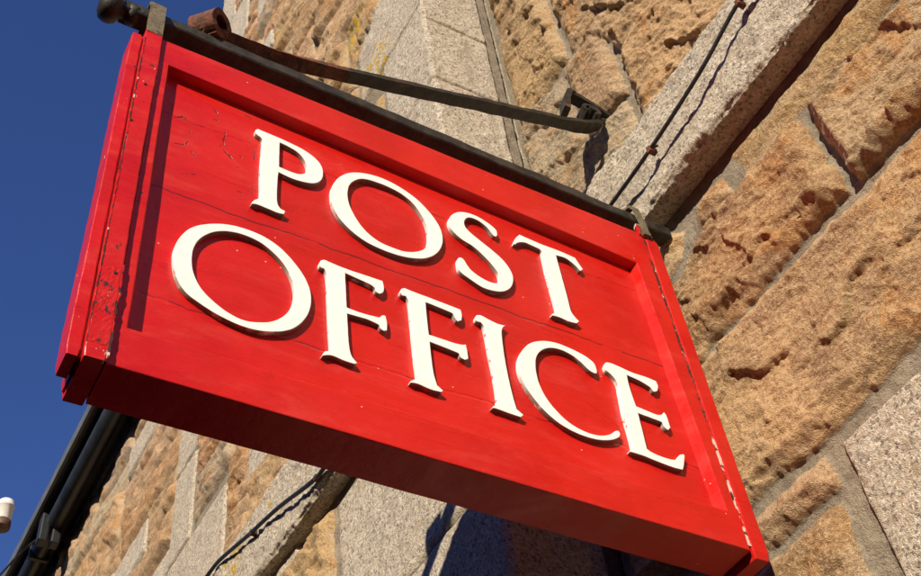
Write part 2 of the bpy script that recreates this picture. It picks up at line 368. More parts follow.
def build_wall(name, us, vs, stones, place, parent, seed=0, edge_fade=(), base_h=0.0, lichen=(), flip=False, rough=1.0, fs=1.0):
    """us, vs: grid lines; place(U, V, H) -> X, Y, Z arrays"""
    V, U = np.meshgrid(np.array(vs, float), np.array(us, float), indexing='ij')
    wu = U + (fbm(U * 9, V * 9, seed + 50, 3) - 0.5) * 0.024 + (fbm(U * 42, V * 42, seed + 51, 2) - 0.5) * 0.014
    wv = V + (fbm(U * 9, V * 9, seed + 60, 3) - 0.5) * 0.024 + (fbm(U * 42, V * 42, seed + 61, 2) - 0.5) * 0.014
    H = np.zeros(U.shape); best = np.full(U.shape, -1.0)
    C = np.zeros(U.shape + (3,)); C[:] = GREY; G = np.zeros(U.shape)
    us = np.array(us, float); vs = np.array(vs, float)
    # rough relief shared by all the stones of this wall
    qx = U + (fbm(U * 6, V * 6, seed + 3, 4) - 0.5) * 0.16; qy = V + (fbm(U * 6, V * 6, seed + 4, 4) - 0.5) * 0.16
    fa = facets(qx * 6.0 * fs, qy * 10.0 * fs, seed + 5); fb = facets(qx * 17 * fs, qy * 24 * fs, seed + 6)
    fc = fbm(U * 26, V * 26, seed + 7, 4, 0.55); fd = fbm(U * 5, V * 5, seed + 8, 3)
    rel = (0.85 * fa + 0.24 * fb + 0.12 * fc + 0.20 * fd) - 0.66
    crk = 1 - sstep(np.abs(fbm(U * 2.2 + 3 + V, V * 5, seed + 9, 4, 0.5) - 0.5), 0.0, 0.010)      # cracks
    crk = crk * sstep(fbm(U * 4, V * 4, seed + 10, 2), 0.52, 0.62)
    rid = 1 - np.abs(2 * fbm(U * 8 + V * 3, V * 19 - U * 3, seed + 21, 4, 0.6) - 1) * 2.2
    fine = fbm(U * 95, V * 95, seed + 11, 3, 0.6) - 0.5
    for k, s in enumerate(stones):
        p = s['p']; us_ = [a for a, b in p]; vs_ = [b for a, b in p]; mg = 0.05
        i0 = np.searchsorted(us, min(us_) - mg); i1 = np.searchsorted(us, max(us_) + mg)
        j0 = np.searchsorted(vs, min(vs_) - mg); j1 = np.searchsorted(vs, max(vs_) + mg)
        if i1 <= i0 or j1 <= j0: continue
        sl = (slice(j0, j1), slice(i0, i1))
        g = s.get('g', 0.0)
        if g > 0.5: uu = U[sl] * 0.75 + wu[sl] * 0.25; vv = V[sl] * 0.75 + wv[sl] * 0.25
        else: uu = wu[sl]; vv = wv[sl]
        sd = poly_sd(uu, vv, p) + (0.004 if g < 0.5 else 0.001)
        cu, cv = sum(us_) / len(p), sum(vs_) / len(p)
        rs = random.Random(k * 7 + seed)
        tilt = (U[sl] - cu) * rs.uniform(-0.05, 0.05) + (V[sl] - cv) * rs.uniform(-0.07, 0.07)
        if g > 0.5:
            top = s.get('a', 0.012) + 0.004 * (fc[sl] - 0.5) * 2 + fine[sl] * 0.0035
            h = top * sstep(sd, -0.002, 0.010)
        else:
            a = s.get('a', 0.026) * rough
            top = a * 0.75 + 0.006 + tilt * rough + rel[sl] * 0.042 * s.get('r', 1.0) * rough - crk[sl] * 0.003 + rid[sl] * 0.0085 * s.get('r', 1.0) + fine[sl] * 0.008
            for q_ in range(3 if s.get('r', 1.0) < 1.2 else 5):        # split faces: sharp-edged steps that run roughly with the bed
                an = rs.uniform(-0.75, 0.75) + (0.0 if rs.random() < 0.75 else 1.4); ou = cu + rs.uniform(-0.35, 0.35) * (max(us_) - min(us_)); ov = cv + rs.uniform(-0.4, 0.4) * (max(vs_) - min(vs_))
                ld = -(U[sl] - ou) * math.sin(an) + (V[sl] - ov) * math.cos(an) + (fbm(U[sl] * 7 + q_, V[sl] * 7, seed + 70 + k, 5, 0.6) - 0.5) * 0.16
                al = (U[sl] - ou) * math.cos(an) + (V[sl] - ov) * math.sin(an); ln_ = rs.uniform(0.08, 0.30)
                top = top + rs.choice((-1, 1)) * rs.uniform(0.006, 0.014) * s.get('r', 1.0) * (sstep(ld, -0.002, 0.005) - 0.5) * np.exp(-(ld / 0.10) ** 2) * (1 - sstep(np.abs(al), ln_ * 0.6, ln_))
            top = np.where(top < 0.006, 0.006 + (top - 0.006) * 0.35, top)
            h = top * (0.35 * sstep(sd, -0.003, 0.010) + 0.65 * sstep(sd, -0.002, 0.045))
        m = (sd > best[sl]) & (sd > -0.003)
        b_ = best[sl]; b_[m] = sd[m]; best[sl] = b_
        h_ = H[sl]; h_[m] = h[m]; H[sl] = h_
        c_ = C[sl]; jit = rs.uniform(0.84, 1.14) * np.array((1, rs.uniform(0.94, 1.05), rs.uniform(0.88, 1.1))); cc_ = np.array(s['c']) * jit
        wear = ((1 - sstep(sd, 0.0, 0.05)) * 0.55 * sstep(fbm(U[sl] * 12, V[sl] * 12, seed + 31, 3), 0.40, 0.60))[..., None]
        band_ = (sstep(fbm(U[sl] * 3.1 + k, V[sl] * 6.5, seed + 33, 4, 0.6), 0.50, 0.72) * 0.50)[..., None]
        tone = cc_ * (1 - band_) + np.array((0.235, 0.150, 0.085)) * band_
        tone = tone * (1 - wear) + np.array((0.58, 0.44, 0.28)) * wear
        c_[m] = tone[m]; C[sl] = c_
        g_ = G[sl]; g_[m] = g; G[sl] = g_
    mort = 1 - sstep(best, -0.002, 0.006)
    H = np.where(best < 0, np.maximum(H, 0) * 0.3, H) + mort * (fbm(U * 40, V * 40, seed + 12, 3) - 0.5) * 0.006
    H = H + base_h
    for (axis, at, w) in edge_fade:            # keep arrises together where two walls meet
        A = U if axis == 'u' else V
        H = H * sstep(np.abs(A - at), 0.0, w)
    Hp = np.pad(H, 1, mode='edge')            # soften single-vertex steps
    Hs = (Hp[:-2, 1:-1] + Hp[2:, 1:-1] + Hp[1:-1, :-2] + Hp[1:-1, 2:]) * 0.15 + Hp[1:-1, 1:-1] * 0.4
    H = Hs
    X, Y, Z = place(U, V, H)
    nv, nu = U.shape
    co = np.stack([X, Y, Z], -1).reshape(-1, 3).astype(np.float32)
    idx = np.arange(nv * nu).reshape(nv, nu)
    f = np.stack([idx[:-1, :-1], idx[:-1, 1:], idx[1:, 1:], idx[1:, :-1]], -1).reshape(-1, 4)
    if flip: f = f[:, ::-1]
    me = bpy.data.meshes.new(name)
    me.vertices.add(len(co)); me.vertices.foreach_set('co', co.ravel())
    me.loops.add(f.size); me.loops.foreach_set('vertex_index', f.ravel().astype(np.int32))
    me.polygons.add(len(f)); me.polygons.foreach_set('loop_start', np.arange(0, f.size, 4, dtype=np.int32))
    me.polygons.foreach_set('use_smooth', np.ones(len(f), bool))
    me.update(calc_edges=True)
    a = me.attributes.new('base', 'FLOAT_COLOR', 'POINT')
    cc = np.ones((len(co), 4), np.float32); cc[:, :3] = C.reshape(-1, 3); a.data.foreach_set('color', cc.ravel())
    for nm, arr in (('granite', G), ('mortar', mort)):
        a = me.attributes.new(nm, 'FLOAT', 'POINT'); a.data.foreach_set('value', arr.reshape(-1).astype(np.float32))
    LI = np.zeros(U.shape)
    for (u, v, r) in lichen: LI = np.maximum(LI, 1 - sstep(np.hypot(U - u, V - v), r * 0.5, r))
    a = me.attributes.new('lichen', 'FLOAT', 'POINT'); a.data.foreach_set('value', LI.reshape(-1).astype(np.float32))
    return link(name, me, STONE, parent)
def lines(*segs):
    """grid lines from (start, end, step) pieces"""
    out = []
    for a, b, st in segs:
        n = max(1, int(round((b - a) / st))); out += [a + (b - a) * i / n for i in range(n)]
    return out + [segs[-1][1]]

# ================================================================== THE PLACE
GZ = -2.75
pyd('ground', [(-60, -60, GZ), (60, -60, GZ), (60, 60, GZ), (-60, 60, GZ)], [(0, 1, 2, 3)], PAVE)
tag(bpy.data.objects['ground'], 'grey paving below the sign in front of the stone building', 'ground', kind='structure')

# unseen terrace added across the street to shade the ground and wall foot
bm = bmesh.new(); box_bm(bm, (-17, -45, GZ), (-9.0, 25, 4.68))
v = [bm.verts.new(p) for p in ((-17.3, -45, 4.63), (-8.7, -45, 4.63), (-13, -45, 6.6), (-17.3, 25, 4.63), (-8.7, 25, 4.63), (-13, 25, 6.6))]
for f in ((0, 1, 2), (5, 4, 3), (0, 3, 4, 1), (1, 4, 5, 2), (2, 5, 3, 0)): bm.faces.new([v[k] for k in f])
TERR = simple('shade_terrace_rubble', (0.10, 0.08, 0.06), (0.16, 0.13, 0.10), 1.2, 0.9)
tag(bm_obj('unseen_shade_terrace', bm, TERR), 'unseen dark stone terrace added across the street to cast shade', 'terrace', kind='structure')

XB, XA, YC = 1.33, 1.04, 0.4985          # recessed wall, projecting wall, corner between them
house = empty('stone_building', (XB, 0, GZ))
tag(house, 'granite and rust brown rubble stone building behind the red sign', 'building')
HL = Vector((XB, 0, GZ))
def hp(o):                                # parts are modelled in world space and parented to the base empty
    o.parent = house; o.matrix_parent_inverse = Matrix.Translation(-HL); return o

# recessed wall (faces -x): stones of the visible field laid out one by one
SB = [
 dict(p=[(-0.235, 0.945), (-0.21, 1.03), (-1.2, 1.03), (-1.2, 0.935), (-0.6, 0.93)], c=GOLD, a=0.018, r=0.4),
 dict(p=[(-0.05, 0.945), (-0.06, 1.005), (-0.11, 1.018), (-0.165, 1.0), (-0.175, 0.94), (-0.12, 0.925)], c=RUSTY, a=0.020, r=0.4),
 dict(p=[(0.10, 0.90), (0.09, 1.02), (0.035, 1.02), (-0.005, 0.985), (0.03, 0.92)], c=PALE, a=0.022, r=0.7),
 dict(p=[(0.42, 0.615), (0.42, 0.90), (0.05, 0.865), (-0.05, 0.90), (-0.18, 0.915), (-0.412, 0.905), (-0.425, 0.63)], c=RUSTY, a=0.034, r=1.0),
 dict(p=[(-0.455, 0.625), (-0.440, 0.90), (-1.2, 0.905), (-1.2, 0.61)], c=PALE, a=0.034, r=1.0),
 dict(p=[(0.45, 0.215), (0.45, 0.595), (-0.40, 0.595), (-1.2, 0.585), (-1.2, 0.225), (-0.40, 0.225), (-0.13, 0.205)], c=BROWN, a=0.030, r=0.75),
 dict(p=[(-0.175, -0.6), (-0.165, 0.165), (-1.2, 0.175), (-1.2, -0.6)], c=GREY, g=1.0, a=0.016),
 dict(p=[(0.22, 0.095), (0.22, 0.18), (-0.115, 0.175), (-0.125, 0.10), (-0.05, 0.10)], c=PINK, a=0.024, r=0.8),
 dict(p=[(0.46, -0.6), (0.46, 0.07), (-0.11, 0.065), (-0.125, -0.6)], c=RUSTY, a=0.026, r=0.8),
 dict(p=[(0.46, 0.095), (0.46, 0.18), (0.245, 0.18), (0.245, 0.095)], c=TAN, a=0.022),
 dict(p=[(0.47, 1.32), (0.465, 1.60), (0.17, 1.63), (0.02, 1.60), (-0.005, 1.32)], c=GREY, a=0.024, r=0.8),
 dict(p=[(0.47, 1.62), (0.465, 2.03), (0.24, 2.05), (0.20, 1.66)], c=GREY, a=0.030, r=0.9),
 dict(p=[(0.18, 1.65), (0.22, 2.06), (0.02, 2.07), (-0.005, 1.62)], c=TAN, a=0.024, r=0.8),
 dict(p=[(-0.03, 1.32), (-0.025, 1.90), (-0.55, 1.88), (-0.55, 1.32)], c=BROWN, a=0.034, r=1.1),
 dict(p=[(0.465, 2.06), (0.46, 2.55), (0.19, 2.55), (0.18, 2.08)], c=BROWN, a=0.034, r=1.0),
 dict(p=[(0.15, 2.09), (0.165, 2.50), (-0.35, 2.50), (-0.35, 1.92), (0.0, 1.92)], c=PINK, a=0.028, r=1.0),
 dict(p=[(0.46, 2.58), (0.46, 3.05), (0.05, 3.05), (0.08, 2.56)], c=TAN, a=0.030, r=1.2),
]
SB += generic(-3.2, 0.475, GZ, 6.0, 3, skip=((-1.2, 0.5, -0.6, 1.31), (-0.6, 0.5, 1.31, 2.5), (0.0, 0.5, 2.5, 3.05)))
hp(build_wall('rubble_wall', lines((-3.2, -1.0, 0.02), (-1.0, YC, 0.0036)), lines((GZ, -0.35, 0.03), (-0.35, 2.2, 0.0036), (2.2, 3.3, 0.006), (3.3, 6.0, 0.03)),
   SB, lambda U, V, H: (XB - H + 0.022, U, V), None, seed=100, lichen=[]))

# return of the projecting wall (faces -y): dressed granite
SR = []
for a, b in ((GZ, -2.0), (-2.0, -1.3), (-1.3, -0.6), (-0.6, 0.0), (0.0, 0.52), (0.52, 1.02), (1.30, 1.76), (1.76, 2.235), (2.235, 2.645), (2.645, 3.15), (3.15, 3.6), (3.6, 4.2), (4.2, 4.8), (4.8, 5.4), (5.4, 6.0)):
    SR.append(dict(p=quad(XA - 0.02, XB - 0.022, a + 0.003, b - 0.003), c=GREY, g=1.0, a=0.012))
hp(build_wall('dressed_return_wall', lines((XA, XB + 0.02, 0.004)), lines((GZ, -0.3, 0.04), (-0.3, 3.3, 0.004), (3.3, 6.0, 0.04)),
   SR, lambda U, V, H: (U, YC - H + 0.012, V), None, seed=200, edge_fade=(('u', XA, 0.012),)))

# projecting wall (faces -x), seen at a grazing angle, quoins at both corners
SA = []
for k, (a, b, w) in enumerate(((GZ, -2.0, .4), (-2.0, -1.3, .8), (-1.3, -0.6, .4), (-0.6, 0.0, .8), (0.0, 0.52, .81), (0.52, 1.02, .81), (1.30, 1.76, 0.34), (1.76, 2.235, 0.205), (2.235, 2.76, 0.315), (2.645, 2.645, 0), (2.76, 3.25, 0.50), (3.25, 3.75, 0.26), (3.75, 4.3, 0.5), (4.3, 4.9, 0.3), (4.9, 5.4, 0.5), (5.4, 6.0, 0.3), (6.0, 6.7, .5), (6.7, 7.5, .3))):
    if b > a: SA.append(dict(p=quad(YC - 0.02, YC + w, a + 0.003, b - 0.004), c=GREY, g=1.0, a=0.012))
YE = 2.93
for a, b, w in ((GZ, -2.0, .3), (-2.0, -1.3, .6), (-1.3, -0.6, .3), (-0.6, 0.0, .6), (0.0, 0.52, .3), (0.52, 1.02, .6), (1.30, 1.45, 0.3), (1.45, 1.84, 0.67), (1.84, 2.33, 0.27), (2.33, 2.85, 0.5), (2.85, 3.4, 0.27), (3.4, 3.9, 0.5), (3.9, 4.5, 0.28), (4.5, 5.0, 0.55), (5.0, 5.6, 0.3), (5.6, 6.2, 0.55), (6.2, 6.8, 0.3), (6.8, 7.5, 0.5)):
    SA.append(dict(p=quad(YE - w, YE + 0.02, a + 0.005, b - 0.005), c=GREY, g=0.9, a=0.016))
SA.append(dict(p=quad(1.345, 1.9, 0.55, 1.015), c=TAN, a=0.024))
SA += [s for s in generic(YC + 0.2, YE - 0.25, GZ, 7.5, 8, 0.16, 0.34, 0.3, 0.95, skip=((0.3, 1.9, 0.0, 1.02),))]
# short rubble bits must not cross the quoins: drop those whose centre lies inside one
Q = [s['p'] for s in SA if s.get('g', 0) > 0.5]
def clip_u(s):
    u0 = min(a for a, b in s['p']); u1 = max(a for a, b in s['p']); v = sum(b for a, b in s['p']) / 4
    for q in Q:
        if s['p'] is q: return s
        qa, qb, qc, qd = min(a for a, b in q), max(a for a, b in q), min(b for a, b in q), max(b for a, b in q)
        if qc < v < qd:
            if qa < u0 < qb and u0 < 1.5: u0 = qb + 0.02
            if qa < u1 < qb and u1 > 1.5: u1 = qa - 0.02
    if u1 - u0 < 0.05: return None
    ou0 = min(a for a, b in s['p']); ou1 = max(a for a, b in s['p'])
    s = dict(s); s['p'] = [(u0 + (a - ou0) / (ou1 - ou0) * (u1 - u0), b) for a, b in s['p']]
    return s
SA = [c for c in (clip_u(s) if not any(s['p'] is q for q in Q) else s for s in SA) if c]
hp(build_wall('rubble_wall', lines((YC, 2.0, 0.006), (2.0, YE, 0.008)), lines((GZ, 0.0, 0.04), (0.0, 3.2, 0.006), (3.2, 7.5, 0.010)),
   SA, lambda U, V, H: (XA - H + 0.012, U, V), None, seed=300, edge_fade=(('u', YC, 0.012), ('u', YE, 0.02)), fs=0.6, lichen=[(0.86, 2.85, 0.16), (1.0, 3.3, 0.12), (1.75, 4.6, 0.12)]))

# lower wing beyond it
SW = generic(YE, 9.0, GZ, 3.62, 15, 0.20, 0.40, 0.35, 1.1)
hp(build_wall('rubble_wall', lines((YE - 0.02, 6.0, 0.010), (6.0, 9.0, 0.03)), lines((GZ, 0.8, 0.06), (0.8, 3.62, 0.010)),
   SW, lambda U, V, H: (XA - H + 0.035, U, V), None, seed=400, fs=0.5, lichen=[]))

# solid masonry behind the faces
bm = bmesh.new()
box_bm(bm, (XA + 0.03, YC + 0.03, GZ), (5.0, YE - 0.002, 7.49)); box_bm(bm, (XB + 0.04, -3.19, GZ), (5.0, YC + 0.02, 5.99)); box_bm(bm, (XA + 0.05, YE - 0.001, GZ), (5.0, 9.0, 3.61))
o = bm_obj('wall_core', bm, STONE); hp(o)
n = len(o.data.vertices)
for nm, v in (('granite', 1.0), ('mortar', 0.0), ('lichen', 0.0)):
    a = o.data.attributes.new(nm, 'FLOAT', 'POINT'); a.data.foreach_set('value', [v] * n)

# string course: a projecting band of rough granite that runs round all three faces
def band(name, length0, length1, step, frame, seed, ends=(False, False)):
    """frame(s, out, z) -> world point"""
    zb, zt, pr = 1.062, 1.37, 0.056
    prof = []
    def seg(o0, z0, o1, z1, n):
        for i in range(n): prof.append((o0 + (o1 - o0) * i / n, z0 + (z1 - z0) * i / n))
    seg(-0.02, zt, pr - 0.012, zt, 12); seg(pr - 0.012, zt, pr, zt - 0.012, 3); seg(pr, zt - 0.012, pr, zb + 0.014, 64)
    seg(pr, zb + 0.014, pr - 0.012, zb, 4); seg(pr - 0.012, zb, -0.02, zb + 0.004, 26); prof.append((-0.02, zb + 0.004))
    po = np.array([p[0] for p in prof]); pz = np.array([p[1] for p in prof])
    ar = np.concatenate([[0], np.cumsum(np.hypot(np.diff(po), np.diff(pz)))])
    no = np.gradient(pz); nz = -np.gradient(po); ln = np.hypot(no, nz); no, nz = -no / ln, -nz / ln
    s = np.array(lines((length0, length1, step)))
    A, Sx = np.meshgrid(ar, s, indexing='ij'); PO = np.broadcast_to(po[:, None], A.shape); PZ = np.broadcast_to(pz[:, None], A.shape)
    NO = np.broadcast_to(no[:, None], A.shape); NZ = np.broadcast_to(nz[:, None], A.shape)
    d = (fbm(Sx * 7, A * 9, seed, 4) - 0.5) * 0.016 + (fbm(Sx * 34, A * 34, seed + 1, 4, 0.6) - 0.5) * 0.011 + (facets(Sx * 16, A * 20, seed + 2) - 0.5) * 0.006
    under = (PZ < zb + 0.03)
    arris = np.exp(-((PO - pr) ** 2 + (PZ - zb) ** 2) / 0.018 ** 2)
    d = d - arris * sstep(fbm(Sx * 11, A * 0, seed + 3, 4, 0.6), 0.35, 0.75) * 0.008
    d = np.where(under, d * 1.2, d)
    fadein = sstep(PO, -0.01, 0.03); d = d * fadein
    pts = [frame(Sx, PO + NO * d, PZ + NZ * d)]
    X, Y, Z = pts[0]
    nv, nu = A.shape; co = np.stack([X, Y, Z], -1).reshape(-1, 3).astype(np.float32)
    idx = np.arange(nv * nu).reshape(nv, nu)
    f = np.stack([idx[:-1, :-1], idx[:-1, 1:], idx[1:, 1:], idx[1:, :-1]], -1).reshape(-1, 4).tolist()
    if ends[0]: f.append(idx[:, 0].tolist())
    if ends[1]: f.append(idx[::-1, -1].tolist())
    me = bpy.data.meshes.new(name); me.from_pydata(co.tolist(), [], f); me.update()
    for p in me.polygons: p.use_smooth = len(p.vertices) == 4
    nn = len(co)
    for nm, v in (('granite', np.ones(nn)), ('mortar', np.zeros(nn)), ):
        a = me.attributes.new(nm, 'FLOAT', 'POINT'); a.data.foreach_set('value', v.astype(np.float32))
    LI = np.zeros(A.shape)
    for (u, v, r) in BLICH: LI = np.maximum(LI, (1 - sstep(np.hypot(Sx - u, PZ - v), r * 0.5, r)) * (0 if seed != 700 else 1))
    a = me.attributes.new('lichen', 'FLOAT', 'POINT'); a.data.foreach_set('value', LI.reshape(-1).astype(np.float32))
    bmt = bmesh.new(); bmt.from_mesh(me); bmesh.ops.recalc_face_normals(bmt, faces=bmt.faces); bmt.to_mesh(me); bmt.free()
    return hp(link(name, me, STONE))
BLICH = [(2.02, 1.24, 0.12), (1.33, 1.27, 0.06), (1.42, 1.30, 0.05), (1.68, 1.29, 0.035)]
band('string_course', -3.2, YC - 0.06, 0.0045, lambda s, o, z: (XB - o, s, z), 500)
band('string_course', XA - 0.06, XB + 0.01, 0.005, lambda s, o, z: (s, YC - o, z), 600, (True, False))
band('string_course', YC - 0.055, YE, 0.006, lambda s, o, z: (XA - o, s, z), 700, (True, True))

# eaves of the lower wing
bm = bmesh.new(); box_bm(bm, (0.83, YE + 0.0, 3.60), (1.06, 9.0, 3.625)); hp(bm_obj('soffit', bm, BLACK))
bm = bmesh.new(); box_bm(bm, (0.812, YE + 0.0, 3.580), (0.83, 9.0, 3.655), 0.003); hp(bm_obj('fascia', bm, FASCIA))
pyd('roof', [(0.814, YE, 3.660), (0.814, 9, 3.660), (5.0, 9, 6.1), (5.0, YE, 6.1), (0.814, YE, 3.68), (0.814, 9, 3.68), (5.0, 9, 6.125), (5.0, YE, 6.125)],
    [(0, 1, 2, 3), (7, 6, 5, 4), (0, 4, 5, 1), (1, 5, 6, 2), (2, 6, 7, 3), (3, 7, 4, 0)], SLATE); hp(bpy.data.objects['roof'])
bm = bmesh.new(); tube_bm(bm, [(0.925, YE + 0.02, 3.515), (0.925, 5.2, 3.515), (0.925, 9.0, 3.50)], 0.056, 20)
pipe = bm_obj('eaves_pipe', bm, PIPE, None, True); hp(pipe)
for y in (5.25, 6.4):
    bm = bmesh.new(); box_bm(bm, (0.862, y, 3.452), (0.985, y + 0.03, 3.598), 0.003); hp(bm_obj('pipe_bracket', bm, BLACK))
for x in (0.84, 0.915):
    bm = bmesh.new(); box_bm(bm, (x, 4.92, 3.36), (x + 0.055, 5.00, 3.56), 0.01); hp(bm_obj('junction_box', bm, BLACK))

# ------------------------------------------------------------------ white lamp beyond the eaves
LC = Vector((0.629, 5.017, 3.545))
lamp = empty('outside_lamp', LC); tag(lamp, 'small white cylindrical lamp with brown rim against the blue sky', 'lamp')
def lathe(name, prof, mat, parent, n=28, smooth=True):
    bm = bmesh.new(); rings = []
    for r, z in prof: rings.append([bm.verts.new((r * math.cos(k * 2 * math.pi / n), r * math.sin(k * 2 * math.pi / n), z)) for k in range(n)])
    for a, b in zip(rings, rings[1:]):
        for k in range(n): bm.faces.new((a[k], a[(k + 1) % n], b[(k + 1) % n], b[k]))
    if prof[0][0] > 1e-4: bm.faces.new(rings[0][::-1])
    if prof[-1][0] > 1e-4: bm.faces.new(rings[-1])
    return bm_obj(name, bm, mat, parent, smooth)
lathe('housing', [(0.046, -0.048), (0.049, -0.045), (0.049, 0.05), (0.054, 0.052), (0.054, 0.066), (0.049, 0.068), (0.049, 0.092), (0.042, 0.101), (0.02, 0.105)], LAMPW, lamp)
lathe('lamp_rim', [(0.050, -0.102), (0.053, -0.098), (0.053, -0.054), (0.046, -0.048)], LAMPB, lamp)
bm = bmesh.new(); tube_bm(bm, [(-0.03, 0.02, 0.0), (-0.06, 0.12, 0.0), (-0.03, 0.9, 0.08), (0.166, 1.6, 0.12)], 0.008, 8)
bm_obj('lamp_arm', bm, BLACK, lamp, True)

# ------------------------------------------------------------------ cables
def cable(name, pts, rad, label, clips=(), clipmat=RUST, follow=6):
    v = [Vector(p) for p in pts]; out = []
    for i in range(len(v) - 1):                      # Catmull-Rom through the points
        p0, p1, p2, p3 = v[max(i - 1, 0)], v[i], v[i + 1], v[min(i + 2, len(v) - 1)]
        for k in range(follow):
            t = k / follow
            out.append(0.5 * ((2 * p1) + (p2 - p0) * t + (2 * p0 - 5 * p1 + 4 * p2 - p3) * t * t + (3 * p1 - p0 - 3 * p2 + p3) * t ** 3))
    out.append(v[-1])
    base = empty(name, v[0]); tag(base, label, 'cable')
    bm = bmesh.new(); tube_bm(bm, [p - v[0] for p in out], rad, 8)
    bm_obj('cable_sheath', bm, RUBBER, base, True)
    for c, n in clips:
        c = Vector(c) - v[0]; n = Vector(n); bm = bmesh.new()
        box_bm(bm, (c.x - 0.006, c.y - 0.007, c.z - 0.010), (c.x + 0.018, c.y + 0.007, c.z + 0.010), 0.002)
        tube_bm(bm, [c + n * 0.010, c - n * 0.03 + Vector((0, -0.018, -0.003))], 0.003, 6)
        bm_obj('cable_clip', bm, clipmat, base)
    return base
XS = 1.238
cable('black_cable', [(XS + 0.0, -1.3, 1.34), (XS, -0.85, 1.33), (XS, -0.482, 1.253), (XS, -0.302, 1.198), (XS, -0.079, 1.162), (XS, 0.094, 1.150), (XS, 0.25, 1.145), (XS - 0.02, 0.41, 1.14)], 0.0058,
      'thick black cable clipped along the pale granite band above the right end of the sign', clips=[((XS, -0.079, 1.162), (-0.3, 0.1, 0)), ((XS, -0.475, 1.251), (-0.3, 0.1, 0))])
XQ = 0.968
cable('black_cable', [(XQ, 2.85, 1.30), (XQ, 2.5, 1.335), (XQ, 2.255, 1.341), (XQ, 2.197, 1.337), (XQ, 2.083, 1.324), (XQ, 1.827, 1.249), (XQ, 1.579, 1.182), (XQ, 1.325, 1.095), (XQ, 1.22, 1.085), (XQ, 0.9, 1.11), (XQ, 0.5, 1.14)], 0.0072,
      'thin sagging black cable across the granite band below the sign, over yellow lichen', clips=[((XQ, 1.80, 1.241), (-0.3, 0.1, 0)), ((XQ, 1.30, 1.090), (-0.3, 0.1, 0))])
XW = 0.78
cable('eaves_wire', [(XW, 6.7, 3.95), (XW, 6.11, 3.75), (XW, 5.6, 3.55), (XW + 0.03, 5.2, 3.45), (0.87, 4.96, 3.42)], 0.007, 'thin black wire running to the dark eaves below the small white lamp')

# ================================================================== iron bracket
BX = Vector((XB, 0.038, 0.99))
brk = empty('iron_bracket', BX); tag(brk, 'weathered iron bar and rusty stay fixed to the wall above the red sign', 'bracket')
Bv = lambda *a: Vector(a) - BX
def noisy(bm, amp, sc, seed=0):
    from mathutils import noise as mn
    for v in bm.verts:
        v.co += Vector((mn.noise(v.co * sc + Vector((seed, 0, 0))), mn.noise(v.co * sc + Vector((0, seed + 5, 0))), mn.noise(v.co * sc + Vector((0, 0, seed + 9))))) * amp
bm = bmesh.new()                                   # square bar, slightly uneven, chamfered
N = 70; prof = [(-0.020, -0.013), (-0.020, 0.013), (-0.017, 0.016), (0.017, 0.016), (0.020, 0.013), (0.020, -0.013), (0.017, -0.016), (-0.017, -0.016)]
rings = []
for i in range(N + 1):
    x = -0.045 + (XB - 0.005 + 0.045) * i / N
    rings.append([bm.verts.new(Bv(x, 0.040 + a, 1.010 - 0.019 * i / N + b)) for a, b in prof])
for a, b in zip(rings, rings[1:]):
    for k in range(8): bm.faces.new((a[k], a[(k + 1) % 8], b[(k + 1) % 8], b[k]))
bm.faces.new(rings[0][::-1]); bm.faces.new(rings[-1]); noisy(bm, 0.0022, 22)
bm_obj('support_bar', bm, IRON, brk)
# finial at the free end, turned about the bar's axis
fin = lathe('finial', [(0.0, -0.052), (0.018, -0.051), (0.030, -0.044), (0.035, -0.034), (0.035, -0.022), (0.030, -0.012), (0.019, -0.006), (0.016, 0.002), (0.022, 0.008), (0.024, 0.018), (0.020, 0.028), (0.0, 0.03)], IRON, brk, 28)
fin.rotation_euler = (0, math.radians(90), 0); fin.location = Bv(-0.040, 0.040, 1.008)
# stay: flat bar, twisted near its curled end
tp = [(0.118, 0.023, 1.034), (0.137, 0.024, 1.037), (0.180, 0.025, 1.040), (0.225, 0.0271, 1.046), (0.283, 0.031, 1.060), (0.3435, 0.0351, 1.0815), (0.498, 0.0456, 1.1515), (0.667, 0.0571, 1.2293), (0.79, 0.0655, 1.2865), (0.920, 0.0742, 1.347), (1.03, 0.0816, 1.398), (1.133, 0.0887, 1.4456), (1.20, 0.0933, 1.479), (1.25, 0.0965, 1.512), (1.295, 0.100, 1.555)]
P3 = []
for i in range(len(tp) - 1):
    p0, p1, p2, p3 = [Vector(tp[min(max(i + k, 0), len(tp) - 1)]) for k in (-1, 0, 1, 2)]
    for k in range(5):
        t = k / 5; P3.append(0.5 * ((2 * p1) + (p2 - p0) * t + (2 * p0 - 5 * p1 + 4 * p2 - p3) * t * t + (3 * p1 - p0 - 3 * p2 + p3) * t ** 3))
P3.append(Vector(tp[-1])); Wd = []; Tk = []
for i, p in enumerate(P3):
    t = (P3[min(i + 1, len(P3) - 1)] - P3[max(i - 1, 0)]).normalized()
    a = Vector((0, 1, 0)); a = (a - t * a.dot(t)).normalized(); b = t.cross(a)
    if b.z < 0: b = -b
    tw = 0.0
    if p.x < 0.40: tw = min(1, (0.40 - p.x) / 0.16) * math.radians(-38)
    w = 0.0165 if p.x < 1.15 else 0.0165 + 0.004 * math.sin((p.x - 1.15) * 20)
    Wd.append((a * math.cos(tw) + b * math.sin(tw)) * w); Tk.append((b * math.cos(tw) - a * math.sin(tw)) * (0.0065 if p.x > 0.3 else 0.0055))
h = next(i for i, p in enumerate(P3) if p.x > 0.44)
bm = bmesh.new(); ribbon_bm(bm, [p - BX for p in P3[:h + 1]], Wd[:h + 1], Tk[:h + 1]); noisy(bm, 0.002, 30, 3); bm_obj('stay_rusty_end', bm, RUST, brk)
